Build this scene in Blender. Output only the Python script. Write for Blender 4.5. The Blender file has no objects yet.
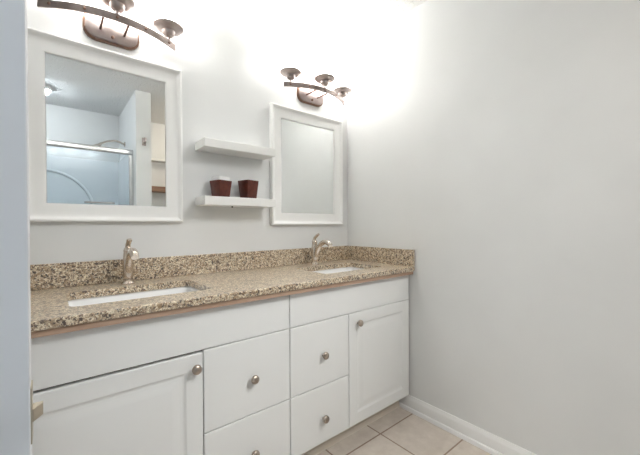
import bpy, bmesh, math, random
from mathutils import Vector, Matrix
random.seed(3)
S = bpy.context.scene
COL = S.collection

# ------------------------------------------------------------------ camera
def make_camera():
    yaw, pit, rol = [math.radians(a) for a in (39.4839, -0.4203, -0.2941)]
    fw = Vector((math.sin(yaw)*math.cos(pit), math.cos(yaw)*math.cos(pit), math.sin(pit)))
    r = Vector((math.cos(yaw), -math.sin(yaw), 0)); up = r.cross(fw)
    r2 = r*math.cos(rol) + up*math.sin(rol)
    u2 = -r*math.sin(rol) + up*math.cos(rol)
    m = Matrix(((r2.x, u2.x, -fw.x, -1.6695), (r2.y, u2.y, -fw.y, -1.7107), (r2.z, u2.z, -fw.z, 1.1201), (0, 0, 0, 1)))
    cd = bpy.data.cameras.new('camera'); cam = bpy.data.objects.new('camera', cd); COL.objects.link(cam)
    cam.matrix_world = m
    cd.sensor_fit = 'HORIZONTAL'; cd.sensor_width = 36.0; cd.lens = 326.6568/640*36.0
    cd.clip_start = 0.02; cd.clip_end = 60
    S.camera = cam
make_camera()

# ------------------------------------------------------------------ world, light, exposure
w = bpy.data.worlds.new('world'); S.world = w; w.use_nodes = True
w.node_tree.nodes['Background'].inputs[0].default_value = (0.80, 0.88, 1.0, 1)
w.node_tree.nodes['Background'].inputs[1].default_value = 0.6
S.view_settings.view_transform = 'Standard'; S.view_settings.look = 'None'
S.view_settings.exposure = 0.40; S.view_settings.gamma = 1.0; S.view_settings.use_curve_mapping = False
SHADE_STRENGTH = 9.4          # glowing glass shades of the vanity lights
SHOWER_LAMP = 88.0             # ceiling lamp over the bath
def area(name, loc, aim, sx, sy, power, col):
    l = bpy.data.lights.new(name, 'AREA'); l.shape = 'RECTANGLE'; l.size = sx; l.size_y = sy
    l.energy = power; l.color = col
    o = bpy.data.objects.new(name, l); COL.objects.link(o); o.location = loc
    o.rotation_euler = (Vector(aim)-Vector(loc)).to_track_quat('-Z', 'Y').to_euler()
    return o
# added warm fill light, source unseen, in the alcove beyond the partition wall
al = area('alcove_fill', (-.24, -2.15, 2.37), (-.5, -2.7, 1.2), .25, .25, 3.5, (1.0, .86, .70))
# added daylight-toned fill from the unseen hall through the open doorway
area('hall_fill', (-3.55, -1.60, 1.05), (0, -1.35, .75), 0.9, 1.6, 14, (0.94, 0.97, 1.0))
# added fill light without a fixture, at the ceiling, aimed at the vanity
vfill = area('vanity_fill', (-.42, -1.75, 2.385), (-1.2, -.3, .6), 0.45, 1.1, 7.0, (1.0, .995, .985))
vfill.data.spread = math.radians(80)

# ------------------------------------------------------------------ materials
def mat(name, base, rough=0.5, metal=0.0, spec=0.5):
    m = bpy.data.materials.new(name); m.use_nodes = True
    b = m.node_tree.nodes['Principled BSDF']
    b.inputs['Base Color'].default_value = (*base, 1); b.inputs['Roughness'].default_value = rough
    b.inputs['Metallic'].default_value = metal; b.inputs['Specular IOR Level'].default_value = spec
    return m
def nodes(m):
    nt = m.node_tree
    return nt.nodes, nt.links, nt.nodes['Principled BSDF']
def coord(m, scale=(1, 1, 1)):
    n, l, b = nodes(m)
    tc = n.new('ShaderNodeTexCoord'); mp = n.new('ShaderNodeMapping'); mp.inputs['Scale'].default_value = scale
    l.new(tc.outputs['Object'], mp.inputs[0]); return mp.outputs[0]
def noise(m, vec, scale, detail=3, rough=.5):
    n, l, b = nodes(m)
    t = n.new('ShaderNodeTexNoise'); t.inputs['Scale'].default_value = scale
    t.inputs['Detail'].default_value = detail; t.inputs['Roughness'].default_value = rough
    l.new(vec, t.inputs['Vector']); return t.outputs['Fac']
def ramp(m, fac, stops, interp='LINEAR'):
    n, l, b = nodes(m)
    r = n.new('ShaderNodeValToRGB'); r.color_ramp.interpolation = interp
    e = r.color_ramp.elements
    while len(e) < len(stops): e.new(0.5)
    for i, (p, c) in enumerate(stops):
        e[i].position = p; e[i].color = (*c, 1)
    l.new(fac, r.inputs[0]); return r.outputs[0]
def mix(m, fac, a, b_, mode='MIX'):
    n, l, b = nodes(m)
    x = n.new('ShaderNodeMix'); x.data_type = 'RGBA'; x.blend_type = mode
    for s, v in ((x.inputs[0], fac), (x.inputs[6], a), (x.inputs[7], b_)):
        if hasattr(v, 'links'): l.new(v, s)
        else: s.default_value = v if not isinstance(v, tuple) else (*v, 1)
    return x.outputs[2]
def bump(m, h, strength, dist=.01):
    n, l, b = nodes(m)
    x = n.new('ShaderNodeBump'); x.inputs['Strength'].default_value = strength; x.inputs['Distance'].default_value = dist
    l.new(h, x.inputs['Height']); l.new(x.outputs[0], b.inputs['Normal'])
def painted(name, base, rough, var=.02, bs=.08, scale=160):
    m = mat(name, base, rough); n, l, b = nodes(m); v = coord(m)
    f = noise(m, v, 3.0, 2)
    lo = tuple(c*(1-var) for c in base); hi = tuple(min(1, c*(1+var)) for c in base)
    l.new(ramp(m, f, [(.3, lo), (.7, hi)]), b.inputs['Base Color'])
    bump(m, noise(m, v, scale, 2), bs, .002)
    return m

M = {}
M['wall'] = painted('wall_paint', (.82, .828, .818), .55)
M['trim'] = painted('trim_paint', (.94, .94, .93), .35, .01, .03)
M['door'] = painted('door_paint', (.78, .79, .81), .4, .01, .03)
M['cab'] = painted('cabinet_white', (.85, .86, .85), .38, .012, .02, 60)
M['frame'] = painted('mirror_frame_white', (.95, .95, .93), .3, .01, .02)
M['shelf'] = painted('shelf_white', (.90, .90, .875), .4, .01, .02)
M['porcelain'] = mat('porcelain', (.96, .965, .96), .12)
M['surround'] = painted('acrylic_surround', (.93, .955, .97), .2, .01, .0)
M['carcass'] = mat('gap_shade_brown', (.09, .05, .035), .8)  # dark brown stands in for shade in the gaps between the fronts
def mk_ceiling():
    m = mat('popcorn_ceiling', (.90, .90, .885), .9); v = coord(m)
    n, l, b = nodes(m)
    vo = n.new('ShaderNodeTexVoronoi'); vo.inputs['Scale'].default_value = 95; l.new(v, vo.inputs['Vector'])
    h = mix(m, .5, vo.outputs['Distance'], noise(m, v, 60, 4))
    bump(m, h, .9, .02)
    return m
M['ceiling'] = mk_ceiling()
def mk_tile():
    m = mat('beige_tile', (.6, .5, .42), .32); n, l, b = nodes(m)
    tc = n.new('ShaderNodeTexCoord'); mp = n.new('ShaderNodeMapping')
    mp.inputs['Location'].default_value = (.316+.305*10, .568+.305*12, 0); l.new(tc.outputs['Object'], mp.inputs[0])
    br = n.new('ShaderNodeTexBrick'); br.offset = 0; br.squash = 1
    br.inputs['Scale'].default_value = 1; br.inputs['Brick Width'].default_value = .305; br.inputs['Row Height'].default_value = .305
    br.inputs['Mortar Size'].default_value = .0042; br.inputs['Mortar Smooth'].default_value = .15; br.inputs['Bias'].default_value = 0
    br.inputs['Color1'].default_value = (.72, .65, .575, 1); br.inputs['Color2'].default_value = (.69, .62, .545, 1)
    br.inputs['Mortar'].default_value = (.36, .265, .205, 1)
    l.new(mp.outputs[0], br.inputs['Vector'])
    v = coord(m)
    mot = ramp(m, noise(m, v, 14, 5, .6), [(.3, (.86, .84, .82)), (.7, (1.06, 1.06, 1.06))])
    l.new(mix(m, 1.0, br.outputs['Color'], mot, 'MULTIPLY'), b.inputs['Base Color'])
    rr = n.new('ShaderNodeMath'); rr.operation = 'MULTIPLY_ADD'; rr.inputs[1].default_value = .5; rr.inputs[2].default_value = .3
    l.new(br.outputs['Fac'], rr.inputs[0]); l.new(rr.outputs[0], b.inputs['Roughness'])
    inv = n.new('ShaderNodeMath'); inv.operation = 'SUBTRACT'; inv.inputs[0].default_value = 1; l.new(br.outputs['Fac'], inv.inputs[1])
    bump(m, inv.outputs[0], .5, .003)
    return m
M['tile'] = mk_tile()
def mk_granite():
    m = mat('speckled_granite', (.5, .4, .3), .4, 0, .5); n, l, b = nodes(m); v = coord(m)
    base = ramp(m, noise(m, v, 40, 4, .6), [(.30, (.30, .185, .095)), (.44, (.41, .285, .165)), (.56, (.53, .41, .27)), (.72, (.68, .58, .42))])
    def specks(scale, thr, soft, seed):
        mp = n.new('ShaderNodeMapping'); mp.inputs['Location'].default_value = (seed, seed*1.7, seed*.3); l.new(v, mp.inputs[0])
        nz = n.new('ShaderNodeTexNoise'); nz.inputs['Scale'].default_value = scale*.8; nz.inputs['Detail'].default_value = 2; l.new(mp.outputs[0], nz.inputs['Vector'])
        wv = n.new('ShaderNodeVectorMath'); wv.operation = 'SCALE'; wv.inputs[3].default_value = .012; l.new(nz.outputs['Color'], wv.inputs[0])
        ad = n.new('ShaderNodeVectorMath'); ad.operation = 'ADD'; l.new(mp.outputs[0], ad.inputs[0]); l.new(wv.outputs[0], ad.inputs[1])
        vo = n.new('ShaderNodeTexVoronoi'); vo.inputs['Scale'].default_value = scale; l.new(ad.outputs[0], vo.inputs['Vector'])
        sp = n.new('ShaderNodeSeparateColor'); l.new(vo.outputs['Color'], sp.inputs[0])
        return ramp(m, sp.outputs[0], [(0, (1, 1, 1)), (thr, (1, 1, 1)), (thr+soft, (0, 0, 0))]), sp.outputs[1]
    a, _ = specks(235, .34, .03, 3.1)
    c = mix(m, a, base, (.86, .77, .60))
    a, _ = specks(205, .15, .03, 7.7)
    c = mix(m, a, c, (.16, .09, .05))
    a, _ = specks(245, .085, .03, 12.3)
    c = mix(m, a, c, (.035, .025, .02))
    a, _ = specks(130, .045, .03, 1.3)
    c = mix(m, a, c, (.07, .042, .028))
    l.new(c, b.inputs['Base Color'])
    b.inputs['Coat Weight'].default_value = 1.0; b.inputs['Coat Roughness'].default_value = .34; b.inputs['Coat IOR'].default_value = 1.7
    return m
M['granite'] = mk_granite()
def mk_wood(name, c1, c2, rough=.5, sc=(4, 60, 60)):
    m = mat(name, c1, rough); n, l, b = nodes(m); v = coord(m, sc)
    l.new(ramp(m, noise(m, v, 1.5, 4), [(.35, c1), (.65, c2)]), b.inputs['Base Color']); return m
M['ply'] = mk_wood('plywood_edge_stain', (.43, .285, .20), (.52, .365, .265))
M['cream'] = mk_wood('cream_moulding', (.84, .76, .64), (.88, .81, .70))
M['woodshelf'] = mk_wood('brown_shelf_wood', (.26, .14, .085), (.36, .21, .13))
def metal(name, c1, c2, rough):
    m = mat(name, c1, rough, 1.0); n, l, b = nodes(m); v = coord(m, (1, 1, 1))
    l.new(ramp(m, noise(m, v, 30, 3), [(.35, c1), (.65, c2)]), b.inputs['Base Color']); return m
M['nickel'] = metal('brushed_nickel', (.62, .54, .47), (.70, .63, .56), .24)
M['pewter'] = metal('pewter_knob', (.40, .34, .29), (.50, .43, .37), .3)
M['bronze'] = metal('brushed_bronze', (.39, .33, .31), (.47, .405, .385), .36)
M['bar'] = metal('bar_bronze', (.27, .225, .205), (.34, .285, .265), .42)
M['rim'] = metal('dark_reflection_bronze', (.20, .12, .085), (.27, .17, .125), .35)  # brown put in for the dark reflection on the backplate rim
M['rivet'] = metal('dark_rivet', (.22, .13, .10), (.28, .18, .14), .4)
M['chrome'] = metal('chrome', (.62, .63, .64), (.68, .68, .68), .25)
M['brass'] = metal('aged_latch', (.50, .44, .35), (.60, .53, .43), .38)
M['mirror'] = metal('mirror_silver', (.90, .92, .915), (.905, .925, .92), 0.0)
def mk_cup():
    m = mat('brown_glaze', (.12, .03, .022), .3); n, l, b = nodes(m); v = coord(m)
    l.new(ramp(m, noise(m, v, 50, 3), [(.35, (.085, .016, .009)), (.65, (.125, .026, .014))]), b.inputs['Base Color']); return m
M['cup'] = mk_cup()
M['dark'] = mat('dark_metal', (.03, .025, .02), .5, .6)
def mk_shade():
    m = mat('frosted_lamp_glass', (.9, .9, .88), .4); n, l, b = nodes(m); v = coord(m)
    b.inputs['Emission Color'].default_value = (1.0, .985, .96, 1)
    b.inputs['Emission Strength'].default_value = SHADE_STRENGTH
    return m
M['shade'] = mk_shade()
def mk_lamp(col, strength):
    m = mat('ceiling_lamp_glass', (.9, .9, .9), .4); n, l, b = nodes(m)
    b.inputs['Emission Color'].default_value = (*col, 1); b.inputs['Emission Strength'].default_value = strength
    return m
M['lamp'] = mk_lamp((.86, .93, 1.0), SHOWER_LAMP)
def mk_glass():
    m = bpy.data.materials.new('clear_shower_glass'); m.use_nodes = True; nt = m.node_tree; nt.nodes.clear()
    out = nt.nodes.new('ShaderNodeOutputMaterial'); t = nt.nodes.new('ShaderNodeBsdfTransparent'); g = nt.nodes.new('ShaderNodeBsdfGlossy')
    t.inputs[0].default_value = (.93, .965, .985, 1); g.inputs[1].default_value = .12; g.inputs[0].default_value = (.9, .95, 1, 1)
    fr = nt.nodes.new('ShaderNodeFresnel'); fr.inputs[0].default_value = 1.45
    mx = nt.nodes.new('ShaderNodeMixShader'); nt.links.new(fr.outputs[0], mx.inputs[0]); nt.links.new(t.outputs[0], mx.inputs[1]); nt.links.new(g.outputs[0], mx.inputs[2])
    nt.links.new(mx.outputs[0], out.inputs[0]); return m
M['glass'] = mk_glass()

# ------------------------------------------------------------------ helpers
def obj(name, bm, m, parent=None, smooth=False, label=None, autos=None):
    bmesh.ops.recalc_face_normals(bm, faces=bm.faces[:])
    me = bpy.data.meshes.new(name); bm.to_mesh(me); bm.free()
    if smooth or autos:
        for p in me.polygons: p.use_smooth = True
    if autos: me.set_sharp_from_angle(angle=math.radians(autos))
    o = bpy.data.objects.new(name, me); COL.objects.link(o)
    me.materials.append(M[m] if isinstance(m, str) else m)
    if parent is not None:
        o.parent = parent; o.location = -parent.location if parent.parent is None else (0, 0, 0)
    if label: o['label'] = label
    return o
def tag(o, label=None, cat=None, group=None, kind=None):
    for k, v in (('label', label), ('category', cat), ('group', group), ('kind', kind)):
        if v: o[k] = v
    return o
def empty(name, loc, label, cat, group=None):
    o = bpy.data.objects.new(name, None); COL.objects.link(o); o.location = loc; o.empty_display_size = .05
    return tag(o, label, cat, group)
def NB(): return bmesh.new()
def box(bm, lo, hi, bev=0, seg=2):
    r = bmesh.ops.create_cube(bm, size=1)
    vs = r['verts']
    for v in vs:
        v.co = Vector([(a+b)/2 + c*(b-a) for a, b, c in zip(lo, hi, v.co)])
    if bev:
        es = list({e for v in vs for e in v.link_edges})
        bmesh.ops.bevel(bm, geom=es, offset=bev, segments=seg, profile=.5, affect='EDGES')
    return bm
def B(lo, hi, bev=0, seg=2): return box(NB(), lo, hi, bev, seg)
def lathe(bm, prof, c=(0, 0, 0), seg=28, axis='Z'):
    rings = []
    for r, h in prof:
        ring = []
        if r < 1e-6:
            ring = [bm.verts.new((0, 0, h))]
        else:
            for i in range(seg):
                a = 2*math.pi*i/seg; ring.append(bm.verts.new((r*math.cos(a), r*math.sin(a), h)))
        rings.append(ring)
    for a, b in zip(rings, rings[1:]):
        for i in range(seg):
            j = (i+1) % seg
            q = [a[i % len(a)], a[j % len(a)], b[j % len(b)], b[i % len(b)]]
            u = []
            for x in q:
                if x not in u: u.append(x)
            if len(u) > 2: bm.faces.new(u)
    vs = [v for r in rings for v in r]
    rot = Matrix.Identity(3)
    if axis == '-Y': rot = Matrix.Rotation(math.radians(80), 3, 'X')      # +z -> -y
    if axis == '-X': rot = Matrix.Rotation(math.radians(-90), 3, 'Y')
    if axis == '+Y': rot = Matrix.Rotation(math.radians(-90), 3, 'X')
    for v in vs: v.co = rot @ v.co + Vector(c)
    return bm
def tube(bm, pts, radii, seg=14, cap=True, flat=None):
    pts = [Vector(p) for p in pts]; n = len(pts)
    if not hasattr(radii, '__len__'): radii = [radii]*n
    rings = []; prev = None
    for i, p in enumerate(pts):
        t = (pts[min(i+1, n-1)]-pts[max(i-1, 0)]).normalized()
        if prev is None:
            a = Vector((1, 0, 0)) if abs(t.x) < .9 else Vector((0, 1, 0))
        else: a = prev
        u = (a - t*a.dot(t)).normalized(); v = t.cross(u); prev = u
        fl = flat[i] if flat else 1
        rings.append([bm.verts.new(p + u*radii[i]*math.cos(2*math.pi*k/seg) + v*radii[i]*fl*math.sin(2*math.pi*k/seg)) for k in range(seg)])
    for a, b in zip(rings, rings[1:]):
        for k in range(seg): bm.faces.new([a[k], a[(k+1) % seg], b[(k+1) % seg], b[k]])
    if cap:
        bm.faces.new(rings[0][::-1]); bm.faces.new(rings[-1])
    return bm
def spline(pts, n=6):
    pts = [Vector(p) for p in pts]; P = [pts[0]*2-pts[1]] + pts + [pts[-1]*2-pts[-2]]; out = []
    for i in range(1, len(P)-2):
        for k in range(n):
            t = k/n; a, b, c, d = P[i-1:i+3]
            out.append(.5*((2*b)+(c-a)*t+(2*a-5*b+4*c-d)*t*t+(3*b-a-3*c+d)*t**3))
    out.append(pts[-1]); return out
def lerps(vals, n):
    out = []
    for a, b in zip(vals, vals[1:]): out += [a+(b-a)*k/n for k in range(n)]
    return out+[vals[-1]]
def rrect(x0, x1, y0, y1, r, seg=6):
    out = []
    for cx, cy, a0 in ((x1-r, y1-r, 0), (x0+r, y1-r, 90), (x0+r, y0+r, 180), (x1-r, y0+r, 270)):
        for k in range(seg+1):
            a = math.radians(a0+90*k/seg); out.append((cx+r*math.cos(a), cy+r*math.sin(a)))
    return out
def loft(bm, loops, cap0=True, cap1=True):
    R = [[bm.verts.new(p) for p in L] for L in loops]; n = len(R[0])
    for a, b in zip(R, R[1:]):
        for k in range(n): bm.faces.new([a[k], a[(k+1) % n], b[(k+1) % n], b[k]])
    if cap0: bm.faces.new(R[0][::-1])
    if cap1: bm.faces.new(R[-1])
    return bm
def panel_loft(x0, x1, z0, z1, yb, yf, steps):
    # a front facing -y whose face follows (inset, depth) steps
    loops = [[(x0, yb, z0), (x1, yb, z0), (x1, yb, z1), (x0, yb, z1)]]
    for i, d in steps:
        loops.append([(x0+i, yf+d, z0+i), (x1-i, yf+d, z0+i), (x1-i, yf+d, z1-i), (x0+i, yf+d, z1-i)])
    return loft(NB(), loops)
def profile_run(bm, prof, p0, p1, side):
    # prof: (out, up) polygon, extruded from p0 to p1 on the floor; side = outward unit vector
    p0, p1, s = Vector(p0), Vector(p1), Vector(side)
    return loft(bm, [[p+s*a+Vector((0, 0, b)) for a, b in prof] for p in (p0, p1)])
def structure(name, bm, m, parent=None, **k):
    o = obj(name, bm, m, parent, **k)
    if parent is None: o['kind'] = 'structure'
    return o

# ------------------------------------------------------------------ room shell
CH = 2.40; XL = -2.57; YR = -2.75
structure('floor', B((-3.75, YR-.1, -.1), (.1, .1, 0)), 'tile')
structure('ceiling', B((-3.75, YR-.1, CH), (.1, .1, CH+.1)), 'ceiling')
structure('wall_back', B((-3.75, 0, 0), (.1, .1, CH)), 'wall')
structure('wall_right', B((0, YR-.1, 0), (.1, 0, CH)), 'wall')
structure('wall_rear', B((-3.75, YR-.1, 0), (0, YR, CH)), 'wall')
structure('wall_hall', B((-3.75, YR, 0), (-3.65, 0, CH)), 'wall')
DY0, DY1 = -1.90, -1.275         # doorway in the left wall
bm = NB(); box(bm, (XL-.11, DY1, 0), (XL, 0, CH)); box(bm, (XL-.11, YR, 0), (XL, DY0, CH)); box(bm, (XL-.11, DY0, 2.06), (XL, DY1, CH))
structure('wall_left', bm, 'wall')
structure('wall_partition', B((-1.046, YR, 0), (-.914, -1.78, CH), .004), 'wall')
# door casing on the bathroom side
bm = NB()
box(bm, (XL, DY1+.004, 0), (XL+.016, DY1+.062, 2.12), .004); box(bm, (XL, DY0-.02, 2.062), (XL+.016, DY1+.062, 2.12), .004)
structure('trim_1', bm, 'trim')
# baseboards
bp = [(0, 0), (.024, 0), (.024, .012), (.020, .020), (.014, .023), (.014, .064), (.011, .074), (.006, .082), (.005, .088), (0, .088)]
structure('baseboard_right', profile_run(NB(), bp, (0, -.4595, 0), (0, YR, 0), (-1, 0, 0)), 'trim', autos=30)
structure('baseboard_back', profile_run(NB(), bp, (-1.835, 0, 0), (XL, 0, 0), (0, -1, 0)), 'trim', autos=30)
structure('baseboard_left', profile_run(NB(), bp, (XL, -.026, 0), (XL, DY1+.062, 0), (1, 0, 0)), 'trim', autos=30)

# ------------------------------------------------------------------ vanity cabinet
YF = -.535
vx0, vx1 = -1.80, -.006
V = empty('vanity_cabinet', (-.9, -.27, 0), 'long white double-sink vanity cabinet against the back wall', 'cabinet')
bm = NB()
for lo, hi in (((vx0, -.514, .092), (vx1, -.496, .824)), ((vx0, -.021, .092), (vx1, -.003, .824)), ((vx0, -.496, .092), (vx1, -.021, .110)),
               ((vx0, -.496, .110), (vx0+.018, -.021, .824)), ((vx1-.018, -.496, .110), (vx1, -.021, .824)), ((-.883, -.496, .110), (-.865, -.021, .824)),
               ((vx0+.01, -.458, .001), (vx1, -.440, .092))):
    box(bm, lo, hi)
obj('carcass', bm, 'carcass', V)
obj('end_panel', B((vx0-.016, -.532, .001), (vx0, -.003, .824), .002), 'cab', V)
shoe = [(0, 0), (.017, 0), (.017, .006), (.013, .030), (.006, .040), (0, .042)]
obj('toe_kick_strip', profile_run(NB(), shoe, (vx0, -.458, .001), (-.0248, -.458, .001), (0, -1, 0)), 'cream', V, label='cream strip along the toe kick')
def knob(x, z, parent):
    prof = [(.0055, 0), (.0055, .010), (.0078, .013), (.0150, .016), (.0172, .021), (.0160, .0265), (.010, .030), (0, .031)]
    return obj('knob', lathe(NB(), prof, (x, YF+.0005, z), 24, '-Y'), 'pewter', parent, smooth=True, label='round pewter knob')
def child_fix(o, parent):      # sub-part: keep world coordinates
    o.location = (0, 0, 0); return o
def slab(name, x0, x1, z0, z1):
    return obj(name, panel_loft(x0, x1, z0, z1, -.5145, YF, [(0, .004), (.0012, .0012), (.004, 0)]), 'cab', V)
def raised(x0, x1, z0, z1):
    st = [(0, .004), (.0012, .0012), (.004, 0), (.058, 0), (.061, .0012), (.066, .0034), (.071, .0042), (.080, .0040), (.100, .0018), (.106, .0014)]
    return obj('door', panel_loft(x0, x1, z0, z1, -.5145, YF, st), 'cab', V)
ZB, ZT = .094, .8225
xs = [-1.797, -1.249, -.873, -.516, -.010]
g = .0016
slab('false_front', xs[0], xs[2]-g, .6722, ZT); slab('false_front', xs[2]+g, xs[4], .6722, ZT)
d = raised(xs[0], xs[1]-g, ZB, .6645); child_fix(knob(-1.279, .612, d), d)
for a, b in ((xs[1]+g, xs[2]-g), (xs[2]+g, xs[3]-g)):
    for z0, z1, kz in ((.3665, .670, .508), (ZB, .3635, .210)):
        dr = slab('drawer', a, b, z0, z1); child_fix(knob((a+b)/2+.008, kz, dr), dr)
d = raised(xs[3]+g, xs[4], ZB, .670); child_fix(knob(-.452, .614, d), d)

# ------------------------------------------------------------------ granite countertop
CT, CB = .871, .843
sinks = [(-1.628, -1.178), (-.592, -.142)]
SY0, SY1 = -.447, -.165
T = empty('countertop', (-.9, -.28, CB), 'speckled beige granite countertop with backsplash on the white vanity', 'countertop')
def slab_with_holes():
    bm = NB()
    def loop(pts):
        vs = [bm.verts.new((x, y, CB)) for x, y in pts]
        return [bm.edges.new((vs[i], vs[(i+1) % len(vs)])) for i in range(len(vs))]
    es = loop([(-1.835, -.57), (-.0015, -.57), (-.0015, -.0015), (-1.835, -.0015)])
    for a, b in sinks: es += loop(rrect(a, b, SY0, SY1, .028))
    r = bmesh.ops.triangle_fill(bm, use_beauty=True, use_dissolve=False, edges=es)
    fs = [f for f in bm.faces]
    ex = bmesh.ops.extrude_face_region(bm, geom=fs)
    for v in [e for e in ex['geom'] if isinstance(e, bmesh.types.BMVert)]: v.co.z = CT
    bmesh.ops.recalc_face_normals(bm, faces=bm.faces[:])
    fe = [e for e in bm.edges if all(abs(v.co.y+.57) < 1e-5 for v in e.verts) and abs(e.verts[0].co.z-e.verts[1].co.z) < 1e-5]
    bmesh.ops.bevel(bm, geom=fe, offset=.005, segments=3, profile=.5, affect='EDGES')
    return bm
obj('granite_slab', slab_with_holes(), 'granite', T)
obj('backsplash', B((-1.835, -.022, CT+.0003), (-.0225, -.0015, .971), .002), 'granite', T)
obj('side_splash', B((-.0225, -.57, CT+.0003), (-.0015, -.0015, .971), .002), 'granite', T)
bm = NB()
for lo, hi in (((-1.82, -.561, .8245), (-.004, -.500, CB-.0002)), ((-1.82, -.060, .8245), (-.004, -.003, CB-.0002)),
               ((-1.82, -.500, .8245), (-1.76, -.060, CB-.0002)), ((-.06, -.500, .8245), (-.004, -.060, CB-.0002)), ((-.95, -.500, .8245), (-.80, -.060, CB-.0002))):
    box(bm, lo, hi)
obj('plywood_edge', bm, 'ply', T, label='reddish brown plywood edge below the granite')

def make_sink(name, a, b, label):
    r = empty(name, ((a+b)/2, (SY0+SY1)/2, .70), label, 'sink', 'undermount sinks')
    a2, b2, y0, y1 = a-.006, b+.006, SY0-.006, SY1+.006
    zt = CB-.0006
    def L(i, z, r_): return [(x, y, z) for x, y in rrect(a2+i, b2-i, y0+i, y1-i, r_, 6)]
    inner = [L(-.018, zt, .045), L(0, zt, .032), L(.004, zt-.012, .032), L(.008, zt-.06, .035), L(.020, zt-.10, .04), L(.05, zt-.128, .05), L(.10, zt-.138, .035), L(.115, zt-.139, .02)]
    outer = [L(.113, zt-.147, .02), L(.05, zt-.140, .065), L(.012, zt-.105, .065), L(.0, zt-.06, .07), L(-.008, zt-.012, .075), L(-.018, zt-.008, .08)]
    bm = NB(); loops = inner
    loft(bm, inner, False, True); loft(bm, outer[::-1] , False, True)
    bmesh.ops.remove_doubles(bm, verts=bm.verts[:], dist=1e-5)
    bmesh.ops.bridge_loops(bm, edges=[e for e in bm.edges if e.is_boundary])
    obj('basin', bm, 'porcelain', r, smooth=True)
    obj('drain', lathe(NB(), [(0, .0), (.022, .0), (.022, .003), (.016, .0045), (.014, .002), (0, .002)], ((a+b)/2, (SY0+SY1)/2, zt-.1385), 24), 'nickel', r, smooth=True)
    return r
make_sink('undermount_sink', *sinks[0], 'white undermount sink on the left, below the shower-reflecting mirror')
make_sink('undermount_sink', *sinks[1], 'white undermount sink on the right, near the granite side splash')

# ------------------------------------------------------------------ faucets
def make_faucet(x, y, label):
    r = empty('faucet', (x, y, CT), label, 'faucet', 'bathroom faucets'); z = CT+.0003
    obj('base_flange', lathe(NB(), [(0, 0), (.027, 0), (.027, .005), (.023, .009), (.0195, .013), (.0195, .022), (0, .022)], (x, y, z), 28), 'nickel', r, autos=40)
    body = [(0, .021), (.0165, .021), (.0185, .026), (.0205, .05), (.0205, .085), (.019, .115), (.0165, .138), (.0175, .141), (.0175, .145), (.0155, .149), (.012, .157), (.006, .163), (0, .165)]
    obj('body', lathe(NB(), body, (x, y, z), 28), 'nickel', r, smooth=True)
    sp = spline([(x, y-.004, z+.045), (x, y-.026, z+.085), (x, y-.052, z+.122), (x, y-.084, z+.142), (x, y-.114, z+.146), (x, y-.140, z+.137), (x, y-.153, z+.124)], 5)
    obj('spout', tube(NB(), sp, lerps([.012, .0145, .0145, .0145, .015, .0155, .0145], 5), 16), 'nickel', r, autos=50)
    hd = spline([(x, y+.002, z+.156), (x, y-.004, z+.168), (x, y-.020, z+.180), (x, y-.034, z+.189), (x, y-.043, z+.193)], 4)
    obj('handle', tube(NB(), hd, lerps([.011, .0105, .0105, .0115, .008], 4), 12, flat=lerps([1, .9, .75, .65, .6], 4)), 'nickel', r, autos=50)
    return r
make_faucet(-1.414, -.098, 'brushed nickel single-lever faucet behind the left sink, in front of the shower-reflecting mirror')
make_faucet(-.386, -.098, 'brushed nickel single-lever faucet behind the right sink, left of the corner')

# ------------------------------------------------------------------ mirrors
def make_mirror(x0, x1, z0, z1, label):
    r = empty('framed_mirror', ((x0+x1)/2, 0, (z0+z1)/2), label, 'mirror', 'framed mirrors over the vanity')
    prof = [(.000, .0015), (.000, .027), (.003, .031), (.008, .032), (.012, .030), (.018, .0240), (.026, .0205), (.034, .0195), (.046, .0195), (.058, .0195), (.066, .0192), (.071, .0182), (.0735, .016), (.0745, .0095), (.0745, .0015)]
    bm = NB()
    R = []
    for i, h in prof:
        R.append([bm.verts.new(p) for p in ((x0+i, -h, z0+i), (x1-i, -h, z0+i), (x1-i, -h, z1-i), (x0+i, -h, z1-i))])
    for a, b in zip(R, R[1:]+[R[0]]):
        for k in range(4): bm.faces.new([a[k], a[(k+1) % 4], b[(k+1) % 4], b[k]])
    obj('frame', bm, 'frame', r, autos=32)
    i = .0755
    obj('mirror_glass', B((x0+i, -.0095, z0+i), (x1-i, -.003, z1-i)), 'mirror', r, label='mirror glass')
    return r
make_mirror(-1.757, -1.163, 1.139, 1.886, 'white framed mirror above the left sink reflecting the shower')
make_mirror(-.652, -.071, 1.122, 1.850, 'white framed mirror near the corner reflecting only a blank wall')

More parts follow.
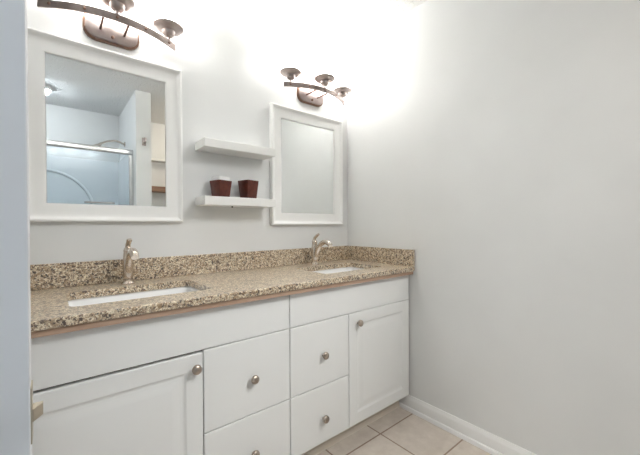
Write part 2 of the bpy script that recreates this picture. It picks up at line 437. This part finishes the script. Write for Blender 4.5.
# ------------------------------------------------------------------ floating shelves and cups
def make_shelf(z0, z1, label):
    r = empty('floating_shelf', (-.892, 0, z0), label, 'shelf', 'white floating shelves')
    obj('shelf_board', B((-1.094, -.138, z0), (-.692, -.001, z1), .003), 'shelf', r)
    return r
make_shelf(1.506, 1.549, 'upper white floating shelf, empty, between the two mirrors')
s2 = make_shelf(1.223, 1.266, 'lower white floating shelf carrying two brown cups')
obj('screw', lathe(NB(), [(0, -.008), (.004, -.008), (.004, -.002), (.0025, 0), (0, 0)], (-.925, -.075, 1.2232), 12), 'dark', s2, label='dark screw under the shelf')
def make_cup(x, y, rot, h, label, insert):
    z = 1.2663
    r = empty('square_cup', (x, y, z), label, 'cup', 'brown cups on the lower shelf')
    def L(s, zz, rad): return [(px, py, zz) for px, py in rrect(-s, s, -s, s, rad, 3)]
    loops = [L(.031, 0, .004), L(.0325, .002, .005), L(.0415, h-.001, .006), L(.0405, h, .005), L(.0375, h-.001, .004), L(.029, .006, .004)]
    rm = Matrix.Rotation(math.radians(rot), 4, 'Z'); rm.translation = (x, y, z)
    bm = loft(NB(), loops); bm.transform(rm); obj('cup_body', bm, 'cup', r, autos=35)
    if insert:
        bm = loft(NB(), [L(.0285, .007, .006), L(.035, h+.010, .008), L(.0355, h+.019, .008), L(.033, h+.021, .007), L(.0325, h+.016, .007), L(.026, .010, .005)])
        bm.transform(rm); obj('cup_liner', bm, 'porcelain', r, autos=35, label='white liner standing above the rim')
    return r
make_cup(-.985, -.070, 16, .086, 'dark brown square cup with a white liner above its rim', True)
make_cup(-.828, -.070, 14, .099, 'plain dark brown square cup, the one nearer the corner mirror', False)

# ------------------------------------------------------------------ vanity lights
def make_light(cx, zb, label):
    r = empty('vanity_light', (cx, 0, zb), label, 'wall lamp', 'vanity lights above the mirrors')
    HB = .028
    # backplate: stepped rounded plate
    pl = lambda i, y, rad: [(x, y, z) for x, z in rrect(cx-.106+i, cx+.106-i, zb-.034+i, zb+.091-i, rad, 5)]
    bm = loft(NB(), [pl(0, -.0015, .046), pl(0, -.014, .046), pl(.002, -.016, .045), pl(.0065, -.0165, .041)])
    bpl = obj('backplate', bm, 'rim', r, autos=40, label='rim of the backplate, coloured brown for its dark reflection')
    bm = loft(NB(), [pl(.007, -.0168, .041), pl(.0075, -.0235, .041), pl(.009, -.0245, .040)])
    obj('backplate_face', bm, 'bronze', bpl, autos=40).location = (0, 0, 0)
    for sx in (0,):
        obj('finial', lathe(NB(), [(0, 0), (.007, 0), (.007, .004), (.005, .010), (0, .013)], (cx, -.0243, zb-.010), 14, '-Y'), 'rivet', r, smooth=True)
    yb = lambda t: -.155 + .065*(t/.213)**2
    for s in (-1, 1):
        x = cx+s*.045
        obj('arm', tube(NB(), [(x, -.0235, zb+.014), (x, yb(.045)+.001, zb+.014)], .0045, 12), 'rivet', r, autos=50, label='short dark rod from plate to bar')
    # curved flat bar
    n = 32; W = .248; ring = []
    bm = NB(); L = []
    for i in range(n+1):
        t = -W+2*W*i/n; nx, ny = Vector((-(2*.065*t/.213**2), 1)).normalized()
        L.append([(cx+t+nx*s*.003, yb(t)+ny*s*.003, z) for s, z in ((-1, zb), (1, zb), (1, zb+HB), (-1, zb+HB))])
    loft(bm, L); bar = obj('bar', bm, 'bar', r, autos=40)
    for t in (-.213, -.107, 0, .107, .213):
        dx, dy = Vector((2*.065*t/.213**2, -1)).normalized()
        bm = lathe(NB(), [(.0058, 0), (.0058, .002), (.004, .005), (0, .006)], (0, 0, 0), 12, '-Y')
        bm.transform(Matrix.Translation((cx+t+dx*.0028, yb(t)+dy*.0028, zb+HB*.5)) @ Matrix.Rotation(math.atan2(dx, -dy), 4, 'Z'))
        obj('rivet', bm, 'rivet', bar, smooth=True).location = (0, 0, 0)
    for t in (-.213, 0, .213):
        c = (cx+t, yb(t), zb+HB-.0005)
        prof = [(0, 0), (.0075, 0), (.0075, .012), (.011, .014), (.020, .017), (.0255, .024), (.0275, .034), (.029, .0385), (.034, .040), (.046, .0415), (.048, .044), (.060, .049), (.0655, .055), (.0665, .059), (.064, .0605), (.056, .057), (.036, .054), (0, .054)]
        cup = obj('shade_holder', lathe(NB(), prof, c, 36), 'bronze', r, autos=50)
        gl = [(.034, .0545), (.048, .064), (.060, .078), (.072, .096), (.085, .118), (.098, .146), (.095, .147), (.082, .120), (.069, .098), (.057, .080), (.045, .066), (.031, .0575), (0, .0575), (0, .0545)]
        sh = obj('lamp_shade', lathe(NB(), gl, c, 32), 'shade', cup, smooth=True, label='glowing frosted glass shade'); sh.location = (0, 0, 0)
    return r
make_light(-1.453, 1.956, 'three-light bronze vanity lamp above the left mirror, cut off by the photo edge')
make_light(-.343, 1.948, 'three-light bronze vanity lamp above the corner mirror, fully in view')

# ------------------------------------------------------------------ door beside the camera
ZL = .928
DX = -1.687
D = structure('door_1', B((-2.455, -1.276, .012), (DX, -1.241, 2.045), .0015), 'door')
obj('latch_plate', B((DX-.001, -1.2705, ZL-.0285), (DX+.0012, -1.2465, ZL+.0285), .0006), 'brass', D, label='metal latch plate on the door edge').location = (0, 0, 0)
bm = NB()
pts = [(DX+.0005, -1.2665), (DX+.0020, -1.2665), (DX+.0095, -1.2545), (DX+.0095, -1.2505), (DX+.0005, -1.2505)]
loft(bm, [[(x, y, z) for x, y in pts] for z in (ZL-.0078, ZL+.0048)])
obj('latch_bolt', bm, 'brass', D, label='bevelled latch bolt sticking out of the door edge').location = (0, 0, 0)
for ax, y in (('-Y', -1.2755), ('+Y', -1.2415)):
    obj('door_knob', lathe(NB(), [(0, 0), (.032, 0), (.032, .004), (.013, .010), (.011, .030), (.024, .040), (.028, .052), (.024, .062), (0, .066)], (-1.757, y, ZL), 28, ax), 'nickel', D, smooth=True).location = (0, 0, 0)
for z in (.25, 1.03, 1.83):
    obj('hinge', tube(NB(), [(-2.462, -1.280, z-.045), (-2.462, -1.280, z+.045)], .006, 12), 'nickel', D, autos=50).location = (0, 0, 0)
# stile the door hangs on
structure('trim_2', B((XL+.0005, -1.276, 0), (-2.470, -1.241, 2.0615), .003), 'trim')

# ------------------------------------------------------------------ bath and shower (seen in the left mirror)
XS = -1.046
tb = empty('bathtub', (-1.8, -2.33, 0), 'white bathtub behind the sliding glass doors', 'bathtub')
def L(i, z, r_): return [(x, y, z) for x, y in rrect(XL+.003+i, XS-.003-i, YR+.003+i, -1.885-i, r_, 6)]
bm = loft(NB(), [L(0, .001, .01), L(0, .42, .01), L(.004, .43, .012), L(.075, .432, .08), L(.085, .42, .09), L(.12, .12, .10), L(.18, .08, .08)])
obj('tub_shell', bm, 'porcelain', tb, autos=40)
SR = empty('tub_surround', (-1.8, YR+.01, .44), 'pale blue-white moulded wall surround with an arch above the bathtub', 'shower wall')
bm = NB(); box(bm, (XL+.003, YR+.001, .435), (XS-.003, YR+.018, 1.86), .004)
obj('rear_panel', bm, 'surround', SR)
for x0, x1 in ((XL+.001, XL+.016), (XS-.016, XS-.001)):
    obj('side_panel', B((x0, YR+.0185, .435), (x1, -1.95, 1.86), .004), 'surround', SR)
arch = []
for k in range(25):
    a = math.pi*k/24; arch.append((-1.72-.42*math.cos(a), YR+.020, 1.28+.43*math.sin(a)))
arch = [(-2.14, YR+.020, .9)] + arch + [(-1.30, YR+.020, .9)]
obj('arch_moulding', tube(NB(), arch, .016, 10), 'surround', SR, autos=50)
obj('soap_ledge', B((-2.2, YR+.017, .82), (-1.24, YR+.075, .85), .006), 'surround', SR)

SD = empty('shower_door', (-1.8, -1.915, .433), 'sliding glass shower door with a bright metal header rail on the bathtub', 'shower door')
obj('header_rail', B((XL+.002, -1.945, 1.808), (XS-.001, -1.897, 1.856), .008, 3), 'chrome', SD, autos=40)
obj('bottom_track', B((XL+.002, -1.940, .433), (XS-.001, -1.900, .458), .003), 'chrome', SD)
for x in (XL+.002, XS-.037):
    obj('jamb', B((x, -1.938, .459), (x+.036, -1.902, 1.807), .004), 'chrome', SD)
for x0, x1, y in ((XL+.045, -1.75, -1.930), (-1.86, XS-.042, -1.912)):
    p = obj('glass_panel', B((x0, y-.003, .462), (x1, y+.003, 1.803)), 'glass', SD)
    b = NB()
    if y > -1.92:
        tube(b, spline([(-1.43, y+.004, 1.335), (-1.43, y+.035, 1.335), (-1.41, y+.045, 1.335), (-1.33, y+.045, 1.335), (-1.235, y+.045, 1.335), (-1.215, y+.035, 1.335), (-1.215, y+.004, 1.335)], 4), .008, 12)
        obj('towel_bar', b, 'chrome', p, autos=50).location = (0, 0, 0)
SA = empty('shower_arm', (XS-.016, -2.36, 2.0), 'curved nickel shower arm and head above the glass shower door', 'shower')
obj('flange', lathe(NB(), [(0, 0), (.028, 0), (.026, .006), (.010, .012), (0, .012)], (XS-.001, -2.36, 2.0), 20, '-X'), 'nickel', SA, smooth=True)
obj('arm', tube(NB(), spline([(XS-.010, -2.36, 2.0), (-1.12, -2.36, 2.022), (-1.20, -2.36, 2.008), (-1.265, -2.36, 1.975)], 6), .010, 14), 'nickel', SA, autos=50)
bm = lathe(NB(), [(0, .0), (.012, .0), (.016, -.02), (.038, -.055), (.040, -.065), (0, -.067)], (0, 0, 0), 24)
bm.transform(Matrix.Translation((-1.262, -2.36, 1.978)) @ Matrix.Rotation(math.radians(35), 4, 'Y'))
obj('shower_head', bm, 'nickel', SA, autos=50)
CL = empty('ceiling_light', (-1.715, -2.22, CH), 'small glowing ceiling lamp above the shower', 'ceiling lamp')
obj('lamp_base', lathe(NB(), [(0, -.001), (.066, -.001), (.070, -.030), (.066, -.034), (0, -.034)], (-1.715, -2.22, CH), 28), 'trim', CL, autos=40)
obj('lamp_glass', lathe(NB(), [(.050, -.0345), (.049, -.05), (.038, -.066), (.02, -.074), (0, -.076)], (-1.715, -2.22, CH), 28), 'lamp', CL, smooth=True)

# ------------------------------------------------------------------ partition hook and alcove shelves
HK = empty('robe_hook', (-.978, -1.78, 1.925), 'small metal robe hook on the end of the partition wall', 'hook')
obj('hook_plate', B((-.995, -1.7795, 1.885), (-.961, -1.773, 1.960), .004), 'bronze', HK, autos=40)
obj('hook_prong', tube(NB(), spline([(-.978, -1.775, 1.915), (-.978, -1.745, 1.908), (-.978, -1.728, 1.925), (-.978, -1.724, 1.950)], 5), .011, 12), 'bronze', HK, autos=50)
def alcove_shelf(name, z0, z1, dep, m, label):
    o = obj(name, B((-.912, YR+.001, z0), (-.003, YR+dep, z1), .003), m); tag(o, label, 'shelf', 'alcove shelves'); return o
alcove_shelf('alcove_shelf', 1.915, 1.94, .11, 'shelf', 'white upper alcove shelf reflected at the right edge of the left mirror')
alcove_shelf('alcove_shelf', 1.535, 1.595, .18, 'woodshelf', 'brown wooden alcove shelf reflected below the white alcove shelf')
